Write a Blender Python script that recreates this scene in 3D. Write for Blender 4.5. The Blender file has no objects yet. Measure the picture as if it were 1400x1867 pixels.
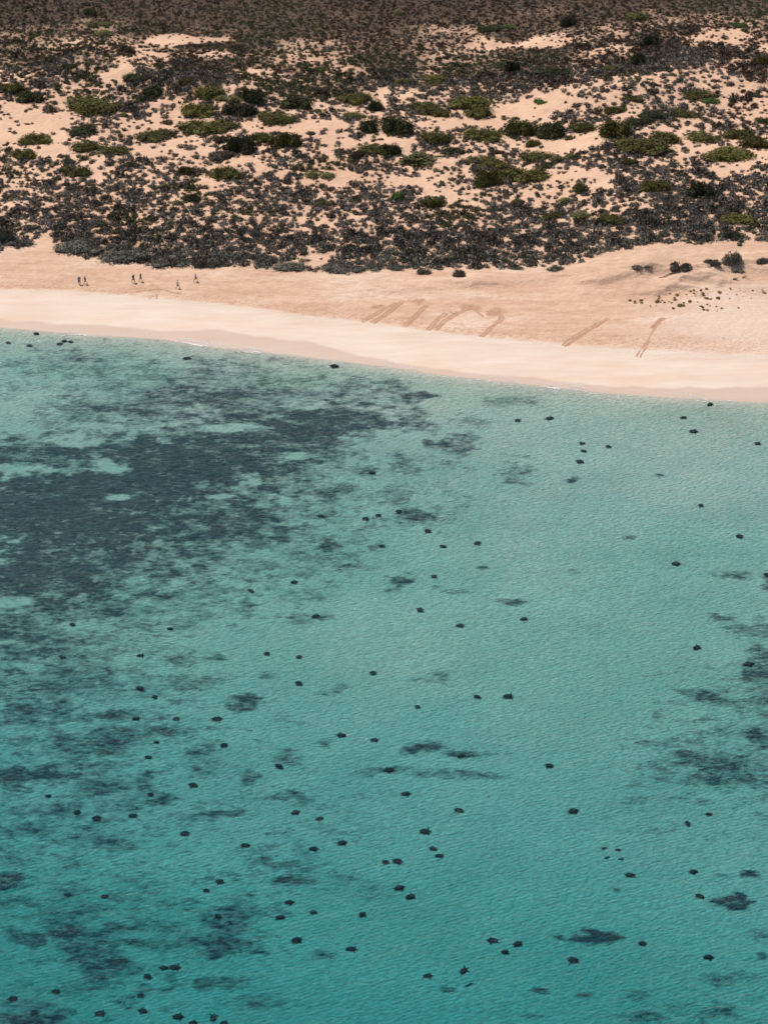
import bpy, bmesh, math, random
import numpy as np
from mathutils import Vector, Matrix
R = math.radians
random.seed(7)
rng = np.random.default_rng(11)
scene = bpy.context.scene

# ------------------------------------------------------------------ camera, world, sun, exposure
CAM_H, PITCH, FPX = 210.0, R(30.0), 5291.0          # FPX: focal length in pixels of the 1400 x 1867 photo
cam_d = bpy.data.cameras.new("camera"); cam = bpy.data.objects.new("camera", cam_d)
scene.collection.objects.link(cam); scene.camera = cam
cam.location = (0, 0, CAM_H); cam.rotation_euler = (math.pi/2 - PITCH, 0, 0)
cam_d.sensor_fit = 'VERTICAL'; cam_d.sensor_height = 36.0; cam_d.lens = 36.0*FPX/1867.0
cam_d.clip_start = 1.0; cam_d.clip_end = 12000.0

SUN_EL, SUN_AZ = R(64.0), R(-48.0)                  # azimuth measured from +Y towards +X
world = bpy.data.worlds.new("World"); scene.world = world; world.use_nodes = True
wn = world.node_tree; bgn = wn.nodes['Background']
sky = wn.nodes.new('ShaderNodeTexSky'); sky.sky_type = 'NISHITA'; sky.sun_disc = False
sky.sun_elevation = SUN_EL; sky.sun_rotation = SUN_AZ
wn.links.new(sky.outputs[0], bgn.inputs[0]); bgn.inputs[1].default_value = 0.08
sky.dust_density = 0.3; sky.ozone_density = 1.6
sun_d = bpy.data.lights.new("sun", 'SUN'); sun_d.energy = 4.55; sun_d.angle = R(0.5); sun_d.color = (1.0, 0.955, 0.92)
sun = bpy.data.objects.new("sun", sun_d); scene.collection.objects.link(sun)
sv = Vector((math.sin(SUN_AZ)*math.cos(SUN_EL), math.cos(SUN_AZ)*math.cos(SUN_EL), math.sin(SUN_EL)))
sun.rotation_euler = sv.to_track_quat('Z', 'Y').to_euler(); sun.location = (0, 400, 300)
scene.view_settings.view_transform = 'Standard'; scene.view_settings.look = 'None'
scene.view_settings.gamma = 1.0; scene.view_settings.exposure = 0.0
scene.cycles.max_bounces = 8; scene.cycles.transparent_max_bounces = 12
scene.cycles.sample_clamp_direct = 50.0; scene.cycles.sample_clamp_indirect = 3.0

# ------------------------------------------------------------------ helpers: photo point -> world point, noise
CP, SP = math.cos(PITCH), math.sin(PITCH)
def at(px, py, z=0.0):
    dx = (px-700.0)/FPX; dy = (933.5-py)/FPX
    d = (dx, CP+dy*SP, -SP+dy*CP)
    t = (z-CAM_H)/d[2]
    return d[0]*t, d[1]*t
def pxm(py):                                         # photo pixels per metre, and sine of the viewing angle
    y = at(700, py)[1]
    th = math.atan2(CAM_H, y)
    return FPX/(CAM_H*math.cos(th-PITCH)/math.sin(th)), math.sin(th)
def _hash(ix, iy, seed):
    n = (ix.astype(np.int64)*374761393 + iy.astype(np.int64)*668265263 + seed*1274126177) & 0xffffffff
    n = ((n ^ (n >> 13))*1103515245 + 12345) & 0xffffffff
    n = ((n ^ (n >> 16))*2246822519) & 0xffffffff
    return ((n ^ (n >> 15)) & 0xffffff)/float(0xffffff)
def vnoise(x, y, seed=0):
    ix = np.floor(x); iy = np.floor(y); fx = x-ix; fy = y-iy
    fx = fx*fx*(3-2*fx); fy = fy*fy*(3-2*fy)
    a = _hash(ix, iy, seed); b = _hash(ix+1, iy, seed); c = _hash(ix, iy+1, seed); d = _hash(ix+1, iy+1, seed)
    return (a*(1-fx)+b*fx)*(1-fy) + (c*(1-fx)+d*fx)*fy
def fbm(x, y, seed=0, oct=4):                       # about -1..1
    s = np.zeros_like(x, dtype=float); a = 0.5; tot = 0
    for k in range(oct):
        s += a*(vnoise(x*2**k+17.3*k, y*2**k-9.1*k, seed+k)*2-1); tot += a; a *= 0.5
    return s/tot
def sstep(a, b, x):
    t = np.clip((x-a)/(b-a), 0, 1); return t*t*(3-2*t)
def curve(pts, z):
    w = [at(px, py, z) for px, py in pts]
    xs = np.array([p[0] for p in w]); ys = np.array([p[1] for p in w])
    def f(x):
        x = np.asarray(x, dtype=float)
        v = np.interp(x, xs, ys)
        sl0 = (ys[3]-ys[0])/(xs[3]-xs[0]); sl1 = (ys[-1]-ys[-4])/(xs[-1]-xs[-4])
        v = np.where(x < xs[0], ys[0]+(x-xs[0])*sl0*0.6, v)
        return np.where(x > xs[-1], ys[-1]+(x-xs[-1])*sl1*0.6, v)
    return f
shore_y = curve([(0,596),(60,601),(160,610),(225,613),(300,618),(370,629),(430,636),(490,642),(600,655),(700,667),(800,682),(875,690),(1000,704),(1100,715),(1200,722),(1300,728),(1400,733)], 0)
wet_y = curve([(0,583),(160,594),(300,603),(400,606),(470,617),(570,627),(620,640),(700,656),(760,667),(880,681),(960,686),(1010,693),(1100,703),(1200,707),(1300,709),(1400,709)], 0.35)
berm_y = curve([(0,527),(110,528),(170,533),(300,545),(390,552),(500,565),(560,575),(660,585),(760,600),(860,612),(1000,625),(1100,633),(1250,641),(1400,645)], 1.6)
veg_y = curve([(0,456),(60,452),(130,462),(210,476),(300,484),(430,486),(520,487),(600,494),(700,488),(800,492),(900,488),(1000,487),(1100,482),(1200,472),(1300,464),(1400,466)], 2.6)

def zone(x, y):                                      # 0 waterline, 1 berm, 2 scrub edge, above: metres inland / 40
    s, b, v = shore_y(x), berm_y(x), veg_y(x)
    z = np.where(y < b, (y-s)/(b-s), 1+(y-b)/(v-b))
    return np.where(y > v, 2+(y-v)/40.0, z)

# disturbed sand: turtle and nest tracks drawn as world polylines (photo point, width in metres)
TRACKS = [([(660,583),(700,563),(725,552)], 0.5), ([(680,585),(712,566),(735,548)], 0.5), ([(737,592),(762,570),(778,556)], 0.45), ([(745,590),(770,568)], 0.3),
          ([(780,598),(800,578),(815,570)], 0.5), ([(793,598),(812,582),(830,572),(850,564)], 0.45), ([(878,610),(895,595),(915,580),(912,572)], 0.45), ([(866,566),(880,576)], 0.35),
          ([(1026,626),(1060,604),(1085,592),(1110,580)], 0.5), ([(1036,625),(1068,604),(1110,581)], 0.4),
          ([(1160,643),(1178,622),(1184,612)], 0.3), ([(1167,644),(1184,620)], 0.3), ([(1190,596),(1208,580)], 0.8), ([(1183,612),(1196,594)], 0.3),
          ([(250,530),(290,526),(330,534)], 0.35), ([(272,541),(288,534),(286,540)], 0.25)]
PITS = [(858,561,28,7), (903,569,26,8), (762,550,22,5), (690,558,15,4), (1203,584,10,4), (828,570,15,3), (260,524,80,9)]
def track_field(x, y):
    f = np.zeros_like(x); g = np.zeros_like(x)
    m = (np.abs(x) < 75) & (y > 380) & (y < 470)
    xs, ys = x[m], y[m]; ff = np.zeros_like(xs)
    wx = fbm(xs*1.1, ys*1.1, 71, 3)*0.35; wy = fbm(xs*1.1+40, ys*1.1, 72, 3)*0.5
    for pts, w in TRACKS:
        P = [at(a, b, 2.0) for a, b in pts]
        for (x0, y0), (x1, y1) in zip(P, P[1:]):
            L2 = (x1-x0)**2+(y1-y0)**2
            tr = ((xs-x0)*(x1-x0)+(ys-y0)*(y1-y0))/L2; t = np.clip(tr, 0, 1); inside = (tr >= 0) & (tr <= 1)
            d = np.hypot(xs+wx*.5-(x0+t*(x1-x0)), (ys+wy*.5-(y0+t*(y1-y0))))
            ff = np.maximum(ff, np.clip(1.35-np.abs(d-w*.62)/.17, 0, 1)*.95*inside if .4 < w < .7 else np.clip(1.3-d/(w*0.6), 0, 1)); ff = np.maximum(ff, .36*(d < w*.62)*inside)
    for a, b, rx, ry in PITS:
        s, sn = pxm(b); cx, cy = at(a, b, 2.0)
        r = np.hypot((xs+wx*2-cx)/(rx/s), (ys+wy*2-cy)/(ry/s/sn))
        ff = np.maximum(ff, (1.0 if rx < 60 else 0.45)*np.clip(1.6-1.6*r, 0, 1)*(0.7+0.3*vnoise(xs*2, ys*2, 5)))
    ff *= .55+.6*vnoise(xs*3.1, ys*2.3, 77)
    f[m] = ff
    return f

DEPTH_X = [-4000, -250, -185, -150, -120, -90, -60, -28, -12, -5, -2, 0]
DEPTH_Z = [-14, -3.2, -2.5, -1.8, -1.17, -.80, -.62, -.50, -.42, -.30, -.18, 0]
RIDGES = [([at(*p, 3.2) for p in q_], h_, w_) for q_, h_, w_ in [([(1090,512),(1180,498),(1262,500)], .55, 1.5), ([(1195,528),(1240,512),(1285,508),(1310,515)], .5, 1.3), ([(1215,522),(1250,520),(1275,530)], .35, .9), ([(700,520),(860,512),(1000,500)], .35, 2.2), ([(1300,500),(1350,492),(1400,500)], .5, 1.5)]]
def H(x, y):
    x = np.asarray(x, float); y = np.asarray(y, float)
    s, b, v = shore_y(x), berm_y(x), veg_y(x)
    under = np.interp(y-s, DEPTH_X, DEPTH_Z) + 0.14*fbm(x/22, y/22, 3, 3)*sstep(0, 14, s-y) + 0.04*fbm(x/2.4, y/1.6, 4, 2)*sstep(0, 5, s-y)
    t = np.clip((y-s)/(b-s), 0, 1)
    beach = 1.6*(0.55*t+0.45*np.sqrt(t)) + 0.05*fbm(x/6, y/2.5, 6, 2)*sstep(0, .3, t)
    t2 = np.clip((y-b)/(v-b), 0, 1)
    right = sstep(25, 45, x)
    upper = t2*1.0 + right*2.6*sstep(.5, 1.0, t2+0.08*fbm(x/5, y/9, 8, 3)) + 0.10*fbm(x/3.5, y/3.5, 9, 4)*sstep(0, .2, t2) \
        + 0.05*fbm(x/0.8, y/0.8, 10, 2)*sstep(0, .1, t2)
    for pts, hgt, w in RIDGES:
        for (x0, y0), (x1, y1) in zip(pts, pts[1:]):
            tt = np.clip(((x-x0)*(x1-x0)+(y-y0)*(y1-y0))/((x1-x0)**2+(y1-y0)**2), 0, 1)
            dy = y-(y0+tt*(y1-y0)); dd = np.hypot(x-(x0+tt*(x1-x0)), dy)
            upper = upper + hgt*np.exp(-(dd/np.where(dy < 0, w*.5, w*1.8))**2)*1.1
    q = np.maximum(y-v, 0)
    inl = 0.8*sstep(0, 9, q) + 0.028*np.minimum(q, 260) + sstep(2, 25, q)*(1.5*fbm(x/26, y/17, 12, 4)+0.35*fbm(x/5, y/4, 13, 3)) \
        + 1.9*np.exp(-((q-(78+0.12*x+7*np.sin(x/13)))/9.0)**2)*sstep(-70, -55, x)*(1-sstep(-28, -18, x)) \
        + 1.6*np.exp(-((q-(70-0.1*(x-40)+6*np.sin(x/9)))/8.0)**2)*sstep(15, 35, x)
    return np.where(y < s, under, beach+upper+inl)

def land_at(px, py):                                 # where the view line through a photo point meets the ground
    z = 3.0
    for _ in range(14):
        x, y = at(px, py, z); z = 0.5*z+0.5*float(H(x, y))
    return x, y, float(H(x, y))

# seabed cover: dark seagrass and weed beds as ellipses (cx, cy, rx, ry, strength, tilt in px slope)
BEDS = [
 (60,1195,120,50,.85,0), (30,1290,60,40,.7,0), (20,1180,60,60,.9,0),
 (120,1420,260,190,.42,0), (180,1250,230,60,.42,0), (90,1210,170,50,.5,0), (250,1180,120,40,.4,0), (330,1100,160,60,.5,0), (180,1680,230,110,.42,0), (420,1690,110,70,.42,0), (80,1800,140,70,.35,0), (1330,1390,150,90,.42,0), (1330,1270,110,60,.38,0), (520,1010,180,60,.42,0), (700,900,200,80,.36,0), (250,700,280,60,.35,0), (500,1500,180,90,.3,0), (560,1600,160,40,.35,0), (1180,1500,120,40,.2,0), (1250,1830,160,40,.3,0),
 # main meadow
 (150,935,330,120,1.25,0), (90,1060,230,75,1.15,0), (330,860,250,75,1.2,0), (60,835,120,28,.95,0), (480,800,200,45,1.1,0), (610,775,165,28,1.05,0),
 (690,780,85,22,1.05,0), (420,960,150,55,.95,0), (250,1040,140,45,.85,0), (560,830,90,40,1.0,0), (150,1115,170,32,.85,0), (20,1150,90,30,.8,0),
 (590,905,80,22,.75,0), (380,1020,60,20,.6,0), (600,920,60,40,.55,0),
 # upper weaker band
 (240,755,170,25,.72,0), (400,740,200,30,.8,0), (340,700,260,40,.5,0), (160,680,170,40,.48,0), (560,715,160,20,.55,0), (755,738,42,11,1.1,0), (700,722,60,14,.6,0), (640,735,60,14,.6,0),
 (120,770,60,20,.5,0), (20,720,60,25,.35,0), (480,700,120,30,.4,0),
 # right of the meadow
 (815,822,42,24,.8,0), (740,860,28,22,.72,0), (675,868,30,12,.6,0), (850,775,30,8,.5,0), (945,878,36,22,.62,0), (1042,888,15,5,1.3,0), (920,855,16,4,.6,0), (860,784,50,10,.42,0), (940,745,60,12,.42,0),
 (780,950,45,22,.75,0), (745,965,30,8,.6,0), (660,940,45,10,.5,0), (730,925,28,7,.55,0), (590,1005,30,12,.75,0), (500,1042,30,5,.7,0), (630,1042,20,5,.7,0), (690,1010,22,14,.5,0),
 (725,1070,24,16,.95,0), (790,1080,10,4,.6,0), (830,1088,30,5,.55,0), (880,1043,8,6,.8,0), (940,1105,28,8,.6,0), (560,1140,50,14,.5,0), (550,1100,60,20,.4,0), (1045,1052,18,4,.5,0), (1140,990,12,4,.6,0),
 (1335,1058,40,12,.6,0), (1310,1138,32,12,.7,0), (1395,1075,20,12,.8,0), (1380,1165,40,30,.6,0), (1200,877,8,3,.7,0),
 # middle left
 (30,1230,70,50,.6,0), (100,1205,45,18,.7,0), (90,1255,60,20,.7,0), (215,1252,42,24,.85,0), (120,1300,70,30,.7,0), (325,1217,26,10,.75,0), (325,1262,20,6,.6,0), (395,1207,20,8,.6,0),
 (50,1320,70,12,.55,0), (200,1310,60,14,.65,0), (175,1355,110,22,.7,-.12), (300,1340,80,8,.6,0), (370,1335,60,4,.6,0), (455,1287,38,16,1.15,0), (490,1237,22,6,.6,0), (520,1320,40,16,.4,0), (255,1275,50,10,.45,0),
 (40,1375,30,10,.7,0), (60,1420,90,28,.8,0), (180,1400,70,24,.75,0), (190,1435,80,18,.75,0), (260,1430,24,26,.75,0), (290,1465,36,10,.8,0), (380,1368,26,12,.65,0), (455,1420,20,18,.7,0), (410,1488,45,9,.75,-.1),
 (520,1457,42,14,.7,0), (365,1405,24,10,.55,0), (610,1265,30,10,.45,0), (590,1360,18,8,.5,0), (530,1390,30,14,.4,0), (80,1480,110,24,.65,0), (170,1500,90,14,.5,0), (50,1510,80,30,.6,0),
 (220,1545,60,20,.55,0), (110,1540,60,20,.45,0),
 # middle right
 (775,1370,40,13,.8,0), (850,1382,50,7,.8,0), (700,1408,60,8,.55,0), (830,1418,90,9,.6,0), (780,1245,40,14,.4,0), (1395,1220,40,40,.95,0), (1300,1285,50,22,.7,.25), (1250,1270,30,8,.6,.4), (1370,1300,50,14,.6,0), 
 (1270,1395,60,20,.95,.2), (1340,1400,90,36,.85,0), (1390,1360,30,30,1.0,0), (1180,1363,36,8,.5,0), (1320,1430,80,26,.6,0), (1210,1420,30,14,.5,0), (920,1372,50,10,.3,0), (1160,1465,30,10,.4,0), (1390,1290,30,60,.55,0),
 # bottom
 (25,1610,40,20,.95,0), (130,1680,110,40,.72,0), (170,1725,65,36,1.0,0), (250,1680,110,22,.5,0), (45,1705,50,16,.8,0), (200,1765,60,16,.9,0), (415,1680,55,26,.95,0), (400,1725,50,20,1.0,0), (450,1700,60,40,.6,0), (480,1735,22,6,.8,0),
 (260,1715,40,10,.7,0), (530,1605,40,16,.8,0), (630,1605,40,14,.6,0), (500,1575,50,12,.6,0), (480,1575,30,8,.5,0), (590,1740,30,10,.7,0), (225,1818,35,12,.85,0), (50,1850,75,26,1.1,0), (400,1790,50,14,.65,0), (320,1790,24,12,.6,0),
 (500,1825,90,14,.5,0), (340,1640,50,8,.5,0), (1310,1646,18,5,1.4,0), (1343,1656,26,8,1.6,0), (1330,1640,20,6,1.4,0), (1362,1645,24,6,1.6,0), (1352,1636,14,8,1.3,0), (1060,1709,28,8,1.4,0), (1100,1708,34,9,1.5,0), (1085,1699,18,7,1.3,0), (1125,1709,24,4,1.3,0), (1066,1696,9,5,1.0,0), (1020,1708,14,4,.7,0), (825,1801,18,8,1.1,0), (985,1803,22,6,.75,0), (1060,1811,20,5,.75,0), (1160,1815,36,12,.6,0), (1300,1845,60,12,.7,0),
 (1175,1855,40,10,.7,0), (1370,1598,18,8,.8,0), (1315,1602,16,5,.6,0), (1120,1625,12,6,.7,0), (1395,1710,30,10,.6,0), (1330,1785,50,12,.45,0), (200,1790,30,8,.6,0), (100,1570,60,14,.4,0),
 (960,1850,30,8,.7,0), (930,1840,50,20,.3,0), (1390,1745,16,8,.9,0)]
CLEAR = [(205,863,42,14), (217,917,28,8), (45,862,66,16), (420,792,70,9), (150,820,50,8), (545,842,40,7), (30,1105,50,12), (400,915,30,5)]
GREEN = [(100,690,70,20), (225,668,45,14), (520,705,110,14), (1000,750,50,8), (880,745,80,10), (1310,1062,20,7), (260,690,90,25), (880,1043,6,3), (1300,1440,50,8)]
BEDS = [(*b[:4], b[4]*1.2 if .38 < b[4] < .85 else b[4]*(1.05 if b[2] > 80 and b[1] < 1160 else 1), *b[5:]) for b in BEDS]
def bed_field(x, y, beds, warp=1.0):
    f = np.zeros_like(x)
    wx = fbm(x/7, y/5, 31, 4)*3.2*warp; wy = fbm(x/7+9, y/5, 32, 4)*3.2*warp
    w2 = fbm(x/1.6, y/1.3, 33, 3)*1.6; w3 = fbm(x/1.6+9, y/1.3, 34, 3)*1.6
    for e in beds:
        a, b, rx, ry = e[:4]; st = e[4] if len(e) > 4 else 1.0; sl = e[5] if len(e) > 5 else 0
        s, sn = pxm(b); cx, cy = at(a, b, -1.5)
        rxm, rym = rx/s, ry/s/sn
        k = min(1.0, (min(rxm, rym))/4.0)
        if sl: cyy = cy-(x-cx)*sl*1.7
        else: cyy = cy
        m2 = .55*min(rxm, rym)*warp
        r = np.hypot((x+wx*k+w2*m2-cx)/rxm, (y+wy*k+w3*m2*.8-cyy)/rym)
        f = np.maximum(f, st*np.clip(1.55-1.1*r, 0, 1))
    return f

# ------------------------------------------------------------------ materials
def mat(name):
    m = bpy.data.materials.new(name); m.use_nodes = True
    nt = m.node_tree; return m, nt, nt.nodes['Principled BSDF']
def N(nt, t, **kw):
    n = nt.nodes.new(t)
    for k, v in kw.items():
        if hasattr(n, k): setattr(n, k, v)
    return n
def noise(nt, co, scale, detail=4, rough=.55, vec=(1, 1, 1)):
    mp = N(nt, 'ShaderNodeMapping'); mp.inputs['Scale'].default_value = vec; nt.links.new(co, mp.inputs[0])
    n = N(nt, 'ShaderNodeTexNoise'); n.inputs['Scale'].default_value = scale; n.inputs['Detail'].default_value = detail
    n.inputs['Roughness'].default_value = rough; nt.links.new(mp.outputs[0], n.inputs[0]); return n.outputs[0]
def ramp(nt, fac, a, b, interp='LINEAR'):
    r = N(nt, 'ShaderNodeMapRange'); r.interpolation_type = 'SMOOTHSTEP' if interp == 'S' else 'LINEAR'
    r.inputs[1].default_value = a; r.inputs[2].default_value = b; nt.links.new(fac, r.inputs[0]); return r.outputs[0]
def mth(nt, op, a, b):
    m = N(nt, 'ShaderNodeMath', operation=op)
    for i, v in enumerate((a, b)):
        if isinstance(v, (int, float)): m.inputs[i].default_value = v
        else: nt.links.new(v, m.inputs[i])
    return m.outputs[0]
def mixc(nt, fac, a, b, blend='MIX'):
    m = N(nt, 'ShaderNodeMix', data_type='RGBA', blend_type=blend)
    if isinstance(fac, (int, float)): m.inputs[0].default_value = fac
    else: nt.links.new(fac, m.inputs[0])
    for i, v in ((6, a), (7, b)):
        if isinstance(v, tuple): m.inputs[i].default_value = (*v, 1)
        else: nt.links.new(v, m.inputs[i])
    return m.outputs[2]
def attr(nt, name):
    a = N(nt, 'ShaderNodeAttribute'); a.attribute_name = name; return a.outputs['Fac']

def ground_material():
    m, nt, bs = mat("sand_and_seabed")
    co = N(nt, 'ShaderNodeTexCoord').outputs['Object']
    zo = attr(nt, 'zone'); bed = attr(nt, 'bed'); grn = attr(nt, 'green'); dug = attr(nt, 'dug'); wet = attr(nt, 'wet'); lit = attr(nt, 'litter')
    n_long = noise(nt, co, .35, 5, .6, (.25, 1.6, 1)); n_mid = noise(nt, co, 1.3, 4, .6, (.6, 1, 1)); n_fine = noise(nt, co, 5.0, 3, .6)
    n_big = noise(nt, co, .06, 3, .5)
    pale = mixc(nt, ramp(nt, n_long, .35, .7), (.71, .57, .455), (.64, .485, .365))
    orange = mixc(nt, ramp(nt, mth(nt, 'ADD', mth(nt, 'MULTIPLY', n_long, .6), mth(nt, 'MULTIPLY', n_mid, .4)), .35, .65), (.70, .475, .325), (.54, .33, .215))
    patch = noise(nt, co, .10, 5, .65, (.45, 1.5, 1))
    pale = mixc(nt, mth(nt, 'MULTIPLY', ramp(nt, patch, .52, .66), .55), pale, (.66, .455, .315))
    orange = mixc(nt, mth(nt, 'MULTIPLY', ramp(nt, patch, .50, .34), .7), orange, (.78, .59, .445))
    orange = mixc(nt, mth(nt, 'MULTIPLY', ramp(nt, noise(nt, co, .9, 5, .7, (.5, 1.4, 1)), .50, .66), .55), orange, (.49, .29, .185))
    sh = mth(nt, 'ADD', zo, mth(nt, 'MULTIPLY', mth(nt, 'SUBTRACT', n_mid, .5), .10))
    c = mixc(nt, ramp(nt, sh, .97, 1.03), pale, orange)
    c = mixc(nt, mth(nt, 'MULTIPLY', ramp(nt, attr(nt, 'hard'), 0, 1), .75), c, mixc(nt, n_mid, (.73, .56, .43), (.64, .465, .345)))   # hard pale flat on the right
    c = mixc(nt, ramp(nt, dug, .12, .55), c, mixc(nt, n_fine, (.41, .22, .135), (.54, .32, .20)))
    dune = mixc(nt, ramp(nt, mth(nt, 'ADD', mth(nt, 'MULTIPLY', n_big, .5), mth(nt, 'MULTIPLY', n_mid, .5)), .40, .62), (.72, .465, .31), (.60, .37, .24))
    c = mixc(nt, ramp(nt, zo, 1.9, 2.15), c, dune)
    red = mixc(nt, n_mid, (.16, .075, .048), (.25, .12, .08))
    c = mixc(nt, ramp(nt, attr(nt, 'inland'), .2, .9), c, red)
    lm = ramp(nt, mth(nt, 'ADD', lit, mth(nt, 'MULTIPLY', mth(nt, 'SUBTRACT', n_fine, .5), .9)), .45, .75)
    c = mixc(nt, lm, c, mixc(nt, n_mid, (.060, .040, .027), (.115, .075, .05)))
    specks = ramp(nt, noise(nt, co, 2.2, 2, .5, (.6, 1, 1)), .70, .76)
    c = mixc(nt, mth(nt, 'MULTIPLY', mth(nt, 'MULTIPLY', specks, ramp(nt, zo, .6, 1.2)), .35), c, (.45, .27, .17))
    band = mth(nt, 'MULTIPLY', ramp(nt, zo, .99, 1.04), ramp(nt, zo, 1.24, 1.10))
    prints = ramp(nt, noise(nt, co, 3.4, 2, .5, (.55, 1.2, 1)), .54, .62)
    c = mixc(nt, mth(nt, 'MULTIPLY', mth(nt, 'MULTIPLY', prints, band), .7), c, (.44, .25, .155))
    c = mixc(nt, mth(nt, 'MULTIPLY', wet, .68), c, (.52, .37, .28))
    # seabed
    sb = mixc(nt, n_long, (.57, .50, .40), (.505, .44, .355))
    sb = mixc(nt, ramp(nt, noise(nt, co, .09, 4, .6, (.7, 1, 1)), .35, .7), sb, (.42, .395, .32))
    caustic_mottle = noise(nt, co, 2.4, 3, .65, (.6, 1.2, 1)); sb = mixc(nt, mth(nt, 'MULTIPLY', ramp(nt, caustic_mottle, .40, .60), .62), sb, (.30, .28, .22))  # fine mottle: caustic and ripple light painted into the seabed sand colour
    nb = noise(nt, co, .42, 8, .68, (.55, 1.0, 1)); nf = noise(nt, co, 1.9, 4, .7, (.45, 1, 1))
    e = mth(nt, 'ADD', bed, mth(nt, 'ADD', mth(nt, 'MULTIPLY', mth(nt, 'SUBTRACT', nb, .5), 2.6), mth(nt, 'MULTIPLY', mth(nt, 'SUBTRACT', nf, .5), 2.0)))
    e = mth(nt, 'MULTIPLY', ramp(nt, e, .24, 1.12), ramp(nt, bed, .0, .22))
    weed = mixc(nt, ramp(nt, noise(nt, co, 2.3, 4, .7, (.4, 1.1, 1)), .42, .72), (.010, .015, .022), (.080, .088, .090))
    weed = mixc(nt, mth(nt, 'MULTIPLY', grn, .45), weed, (.05, .13, .05))
    sb = mixc(nt, mth(nt, 'MULTIPLY', grn, .04), sb, (.25, .42, .20))
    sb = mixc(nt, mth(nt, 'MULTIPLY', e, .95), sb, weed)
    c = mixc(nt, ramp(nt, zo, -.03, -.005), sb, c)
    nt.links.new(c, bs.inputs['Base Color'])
    bs.inputs['Specular IOR Level'].default_value = .15
    rr = mth(nt, 'SUBTRACT', .92, mth(nt, 'MULTIPLY', wet, .45)); nt.links.new(rr, bs.inputs['Roughness'])
    bmp = N(nt, 'ShaderNodeBump'); bmp.inputs['Distance'].default_value = .4
    foot = noise(nt, co, 1.9, 5, .7, (.7, 1, 1))
    hgt = mth(nt, 'MULTIPLY', foot, mth(nt, 'MULTIPLY', ramp(nt, zo, .7, 1.1), 1.5))
    rip = N(nt, 'ShaderNodeTexWave'); rip.inputs['Scale'].default_value = .55; rip.inputs['Distortion'].default_value = 6; rip.inputs['Detail'].default_value = 3
    mp = N(nt, 'ShaderNodeMapping'); mp.inputs['Rotation'].default_value = (0, 0, R(70)); nt.links.new(co, mp.inputs[0]); nt.links.new(mp.outputs[0], rip.inputs[0])
    mpr = N(nt, 'ShaderNodeMapping'); mpr.inputs['Rotation'].default_value = (0, 0, R(-24)); nt.links.new(co, mpr.inputs[0])
    hgt = mth(nt, 'ADD', hgt, mth(nt, 'MULTIPLY', mth(nt, 'ADD', mth(nt, 'MULTIPLY', rip.outputs['Fac'], .35), mth(nt, 'MULTIPLY', noise(nt, mpr.outputs[0], 2.0, 2, .6, (.6, 1, 1)), 2.9)), ramp(nt, zo, -.02, -.2)))
    nt.links.new(hgt, bmp.inputs['Height']); bmp.inputs['Strength'].default_value = .55
    nt.links.new(bmp.outputs[0], bs.inputs['Normal'])
    return m

def water_material():
    m = bpy.data.materials.new("sea_water"); m.use_nodes = True; nt = m.node_tree; nt.nodes.clear()
    co = N(nt, 'ShaderNodeTexCoord').outputs['Object']
    out = N(nt, 'ShaderNodeOutputMaterial')
    def turned(deg, sc):
        mp = N(nt, 'ShaderNodeMapping'); mp.inputs['Rotation'].default_value = (0, 0, R(deg)); mp.inputs['Scale'].default_value = sc
        nt.links.new(co, mp.inputs[0]); return mp.outputs[0]
    a = noise(nt, turned(-28, (.45, 1.1, 1)), 1.5, 3, .6)
    b = noise(nt, turned(-12, (.6, 1, 1)), 4.5, 3, .6)
    h = mth(nt, 'ADD', mth(nt, 'MULTIPLY', a, .95), mth(nt, 'MULTIPLY', b, .34))
    spk = noise(nt, turned(-20, (.7, 1, 1)), 7.5, 1, .5)
    h = mth(nt, 'ADD', h, mth(nt, 'MULTIPLY', ramp(nt, spk, .71, .80), .30))
    h = mth(nt, 'ADD', h, mth(nt, 'MULTIPLY', noise(nt, turned(-27, (.22, 1, 1)), .75, 2, .5), 1.5))
    wind = noise(nt, turned(-24, (.35, 1, 1)), .05, 3, .6)
    h = mth(nt, 'MULTIPLY', h, mth(nt, 'ADD', mth(nt, 'MULTIPLY', ramp(nt, wind, .32, .68), 1.1), .5))
    bmp = N(nt, 'ShaderNodeBump'); bmp.inputs['Strength'].default_value = 1.0; bmp.inputs['Distance'].default_value = .42
    nt.links.new(h, bmp.inputs['Height'])
    fr = N(nt, 'ShaderNodeFresnel'); fr.inputs['IOR'].default_value = 1.333; nt.links.new(bmp.outputs[0], fr.inputs['Normal'])
    gl = N(nt, 'ShaderNodeBsdfGlossy'); gl.inputs['Roughness'].default_value = .05; nt.links.new(bmp.outputs[0], gl.inputs['Normal'])
    tr = N(nt, 'ShaderNodeBsdfTransparent'); tr.inputs[0].default_value = (1, 1, 1, 1)
    mx = N(nt, 'ShaderNodeMixShader'); nt.links.new(mth(nt, 'MINIMUM', fr.outputs[0], .135), mx.inputs[0]); nt.links.new(tr.outputs[0], mx.inputs[1]); nt.links.new(gl.outputs[0], mx.inputs[2])
    nt.links.new(mx.outputs[0], out.inputs['Surface'])
    va = N(nt, 'ShaderNodeVolumeAbsorption'); va.inputs['Color'].default_value = (0, .742, .80, 1); va.inputs['Density'].default_value = .58
    nt.links.new(va.outputs[0], out.inputs['Volume'])
    return m

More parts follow.
